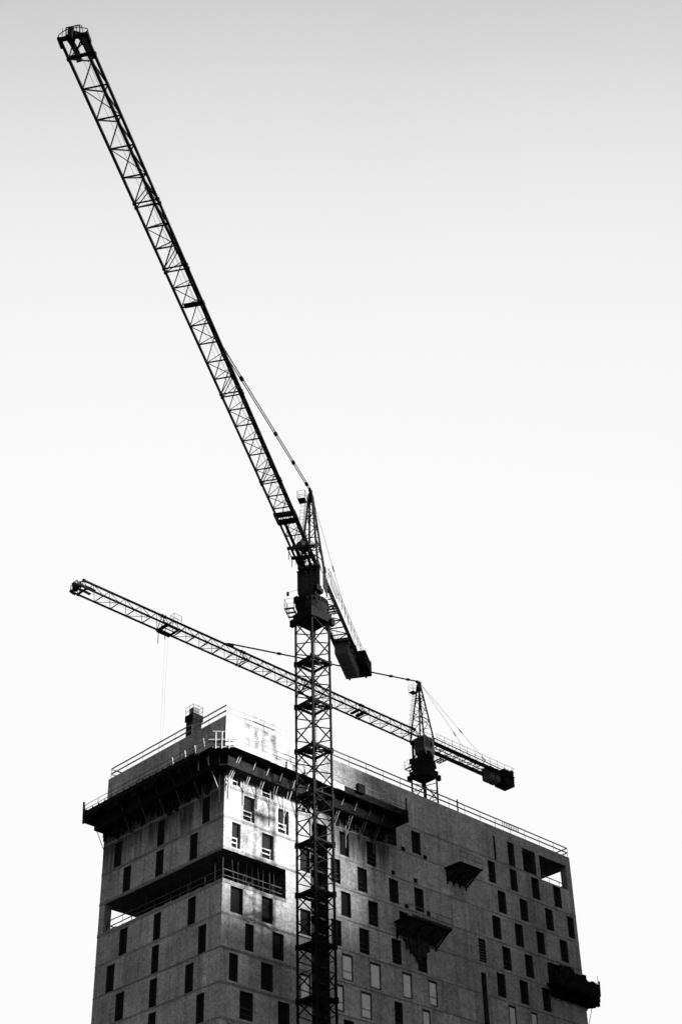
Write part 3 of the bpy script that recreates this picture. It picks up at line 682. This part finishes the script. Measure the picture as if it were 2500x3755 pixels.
    for s_ in (-.8, .8): q.bar(P(ts + s_, -w / 2 - .1, zj - .2), P(ts + s_, w / 2 + .1, zj - .2), .22, .2)
    for (a, b) in cfg['tplates']: q.prism(ring(ts + a, ts + b, -w / 2 + .1, w / 2 - .02, zj - .24), ring(ts + a, ts + b, -w / 2 + .1, w / 2 - .02, zj - .15))
    for o in (-.3, .3): q.bar(P(ts - .8, o, zj - .2), P(ts + .8, o, zj - .2), .08, .1)
    if cfg['tbasket']:
        for zz in (.3, .9, 1.5): q.path([P(ts - .6, w / 2 + .2, zj + zz - .3), P(ts + .5, w / 2 + .2, zj + zz - .3), P(ts + .5, w / 2 + .9, zj + zz - .3), P(ts - .6, w / 2 + .9, zj + zz - .3)], .03, 4)
        for s_, o in ((-.6, .2), (.5, .2), (.5, .9), (-.6, .9)): q.bar(P(ts + s_, w / 2 + o, zj - .2), P(ts + s_, w / 2 + o, zj + 1.2), .035, .035)
        for o in (-w / 2 - .1, w / 2 - .5): q.bar(P(ts + .6, o, zj - .2), P(ts + .6, o, zj - 1.7), .06, .06)
    obj("trolley", q, steel, root)
    if cfg['rope_to']:
        q = MB(); 
        for o in (-.25, .25): q.tube(P(ts + .1, o, zj - .2), P(ts + .1, o * .6, cfg['rope_to']), cfg['ropew'])
        q.prism(ring(ts - .2, ts + .4, -.25, .25, cfg['rope_to'] - 1.0), ring(ts - .1, ts + .3, -.2, .2, cfg['rope_to'])); q.tube(P(ts + .1, 0, cfg['rope_to'] - 1.0), P(ts + .1, 0, cfg['rope_to'] - 1.6), .12)
        obj("hoist_rope", q, ROPE, root)
    for (s0_, dz_) in cfg['walk']:
        q = MB(); q.prism(ring(s0_ - .22, s0_ + .22, -w / 2 + .2, w / 2 + .1, zj + .06), ring(s0_ - .22, s0_ + .22, -w / 2 + .2, w / 2 + .1, zj + .2)); obj("jib_landing", q, steel, root)
    if cfg['root']:
        m = MB()
        m.bar(P(4.85, -1.25, zj - .05), P(4.6, 1.45, zj - .05), .25, .25); m.bar(P(3.2, -1.25, zj - .1), P(3.0, 1.1, zj - .1), .22, .3); m.bar(P(1.2, -1.1, zj), P(1.1, 1.1, zj), .25, .3)
        m.bar(P(9.2, -.42, zj + .1), P(2.9, -.5, zj + .1), .28, .12)
        for a_, b_ in ((-.5, -.3), (.1, .35), (.6, .75)): m.bar(P(4.7, a_, zj + .2), P(1.4, b_, zj - .1), .16, .25)
        m.bar(P(4.3, -.2, zj + .7), P(3.4, .4, zj + .5), .8, .7); m.bar(P(2.6, -.75, zj + .1), P(2.0, -.3, zj - .2), .5, .5); m.bar(P(4.9, -1.2, zj), P(3.2, -1.2, zj - .1), .08, .08)
        for s_ in (4.2, 2.9): m.bar(P(s_, -1.25, zj), P(s_, -1.25, zj - .9), .05, .05)
        for o in (-.9, .9): m.bar(P(4.8, o, zj + .1), P(.9, o, zj + 2.6), .1, .1)
        obj("jib_foot", m, steel, root)
        m = MB(); m.bar(P(.3, -2.35, 82.55), P(.3, -2.35, 82.95), .16, .2); m.bar(P(.3, -2.3, 82.95), P(.3, -1.2, 83.1), .02, .02); obj("floodlight", m, steel, root)
    # pendant bars
    q = MB(); a0 = P(.4, 0, zap); a1 = P(pend_s, 0, zj + hfun(pend_s) + .25)
    for o in (-.09, .09): q.bar(a0 + n * o, a1 + n * o, .07, .07)
    for f in pend_f: c_ = a0.lerp(a1, f); e_ = (a1 - a0).normalized() * .28; q.bar(c_ - e_, c_ + e_, .30, .22)
    q.bar(a1 - d * .9 + Vector((0, 0, .1)), P(pend_s + .3, 0, zj + hfun(pend_s)), .2, .3)
    obj("pendant_bar", q, steel, root)
    # counter jib
    E_ = cfg['cj']; m = MB(); ow = .92; bh = cfg['cjh']
    for o in (-ow, ow): m.bar(P(1.2, o, zj + .02), P(-E_, o, zj + .02), .16, bh)
    for o in (-ow, ow): m.bar(P(-1.0, o, zj + bh + .25), P(-E_ + 1, o, zj + bh + .1), .09, .09)
    k = 0; s_ = -.9
    while s_ > -E_ + 1.3:
        m.bar(P(s_, -ow, zj), P(s_, ow, zj), .1, .1)
        m.bar(P(s_, -ow if k % 2 else ow, zj), P(s_ - 1.4, ow if k % 2 else -ow, zj), .07, .07)
        for o in (-ow, ow): m.bar(P(s_, o, zj), P(s_ - .7, o, zj + bh + .2), .06, .06)
        s_ -= 1.4; k += 1
    obj("counter_jib", m, steel, root)
    m = MB()
    for o in cfg['rails']:
        for hh in (.55, 1.1): m.bar(P(-1.6, o, zj + .3 + hh), P(-E_, o, zj + .3 + hh), .035, .035)
        x = -1.6
        while x > -E_: m.bar(P(x, o, zj + .1), P(x, o, zj + 1.4), .035, .035); x -= 1.5
    m.bar(P(-E_, cfg['rails'][0], zj + 1.4), P(-E_, cfg['rails'][1], zj + 1.4), .035, .035)
    obj("railing", m, steel, root)
    m = MB(); o0, o1 = cfg['walkway']; m.prism(ring(-E_, -1.2, o0, o1, zj + .06), ring(-E_, -1.2, o0, o1, zj + .12)); obj("walkway", m, steel, root)
    for (s0, s1, o0, o1, z0, z1) in cfg['weights']:
        m = MB(); m.prism(ring(s0, s1, o0, o1, zj + z0 + .15), ring(s0, s1, o0, o1, zj + z1)); m.prism(ring(s0 + .05, s1 - .05, o0 + .12, o1 - .12, zj + z0), ring(s0, s1, o0, o1, zj + z0 + .15)); obj("counterweight", m, BALLAST, root)
    for (s0, s1, o0, o1, z0, z1) in cfg['winch']:
        m = MB(); m.prism(ring(s0, s1, o0, o1, zj + z0), ring(s0, s1, o0, o1, zj + z1)); m.bar(P(s0 + .2, o0, zj + z1), P(s0 + .2, o1, zj + z1), .5, .5, 0, 10); m.bar(P(s1 - .1, o0 - .15, zj + z0 + .3), P(s1 - .1, o1 + .15, zj + z0 + .3), .2, .2); obj("hoist_winch", m, steel, root)
    for (s0, s1, o0, z0, z1) in cfg['boards']:
        m = MB(); m.prism([P(s0, o0, zj + z0), P(s1, o0, zj + z0), P(s1, o0 + .05, zj + z0), P(s0, o0 + .05, zj + z0)], [P(s0 - .15, o0, zj + z1), P(s1, o0, zj + z1), P(s1, o0 + .05, zj + z1), P(s0 - .15, o0 + .05, zj + z1)]); obj("side_board", m, GREYP, root)
    # guy ropes to the counter jib
    m = MB(); a0 = P(-.4, 0, zap - .1)
    for o in (-ow, ow):
        e_ = P(-E_ + cfg['guy'], o, zj + .4); m.bar(a0, e_, .028, .028)
        for f in cfg['guyk']: c_ = a0.lerp(e_, f); u_ = (e_ - a0).normalized() * .35; m.bar(c_ - u_, c_ + u_, .10, .10)
    obj("guy_rope", m, steel, root)
    # foot
    q = MB(); q.box((A[0] - 3, A[1] - 3, GZ), (A[0] + 3, A[1] + 3, GZ + 1.2)); obj("foundation", q, BALLAST, root)
    return root, P, ring

nodes1 = [64.0, 61.44, 58.73, 56.05, 53.31, 50.75, None, 50.35, 48.2, 45.98, 43.86, None, 43.45, 41.66, 39.4, 37.18, 34.92, 32.64, 30.48, 28.5, None, 28.1, 26.26, 24.03, 21.93, 19.8, 17.6, 15.8, None, 15.4, 13.42, 11.41, 9.1, 6.78, 4.5, 2.6, 1.0]
def h1(s): return 1.5 if s > 50.6 else (1.5 + (50.6 - s) / 7 * .55 if s > 43.6 else 2.05)
def h2(s): return 1.5
cfg1 = dict(brace=(.085, .065), ropew=.02, root=True, zturn=81.4, solid=True, cab=(-2.3, 0.85, -1.25, 1.06, 81.9, 84.75), sidewin=False,
            decks=[(-.6, 1.2, -2.45, -1.5, 80.5), (-2.4, -1.2, .6, 1.9, 81.6)], head=(.95, -2.6), basket=(.9, -.62), nose=1.58, signs=True,
            trolley=10.0, tplates=[(-.75, -.15), (.2, .8)], tbasket=False, rope_to=None, walk=[(39.4, 0)],
            cj=21.5, cjh=.42, rails=(-1.05, 1.35), walkway=(.95, 1.12),
            weights=[(-14.6, -13.6, -.85, .62, -1.5, .5), (-15.7, -14.7, -.85, .62, -1.5, .5), (-16.8, -15.8, -.85, .62, -1.5, .5), (-17.9, -16.9, -.85, .62, -1.5, .5), (-19.0, -18.0, -.85, .62, -1.5, .5)],
            winch=[(-21.2, -18.0, -.3, 1.6, -.2, 1.3)], boards=[(-3.0, -0.2, 1.85, -1.5, 0.0)], guy=4.0, guyk=(.45, .95))
crane("large dark tower crane in front of the building, jib reaching the upper left corner", (6.75, -4.5), (-0.83655, -0.54789), GZ + 1.2, 79.2, 85.0, 95.1,
      nodes1, h1, 1.78, None, 32.6, (.04, .21, .42, .78), 74.6, cfg1, STEEL)
nodes2 = [54.4, 52.2, 50.0, 47.8, 45.5, 43.3, None, 42.9, 41.0, 39.0, 37.05, 35.1, 33.15, 31.2, None, 30.8, 28.9, 27.0, 25.05, 23.1, 21.2, None, 20.8, 18.9, 17.0, 15.0, 13.1, 11.2, None, 10.8, 8.8, 6.9, 5.0, 3.0, 1.3]
cfg2 = dict(brace=(.055, .055), ropew=.011, root=False, zturn=91.0, solid=False, cab=(-.4, 1.5, .0, 1.75, 91.6, 94.0), sidewin=True,
            decks=[(-.6, 1.1, -2.3, -1.3, 90.8), (-1.9, -.8, 1.2, 2.3, 91.3)], head=(1.3, -1.5), basket=(.75, -.35), nose=0.95, signs=True,
            trolley=42.4, tplates=[], tbasket=True, rope_to=52.0, walk=[(12.3, 0), (11.4, 0)],
            cj=17.2, cjh=.55, rails=(-1.1, 1.2), walkway=(.95, 1.2),
            weights=[(-13.5, -12.6, -.8, .7, -1.25, .6), (-14.6, -13.7, -.8, .7, -1.25, .6)],
            winch=[(-17.3, -15.3, -.9, .9, -1.15, 1.0)], boards=[], guy=5.0, guyk=(.58, .92))
crane("smaller tower crane behind the building, cab and counterweights above the long roof edge", (54.35, 25.2), (-1.0, 0.0), GZ + 1.2, 89.0, 94.15, 103.2,
      nodes2, h2, 1.68, None, 33.4, (.05, .15, .5, .75), 84.9, cfg2, STEEL2)
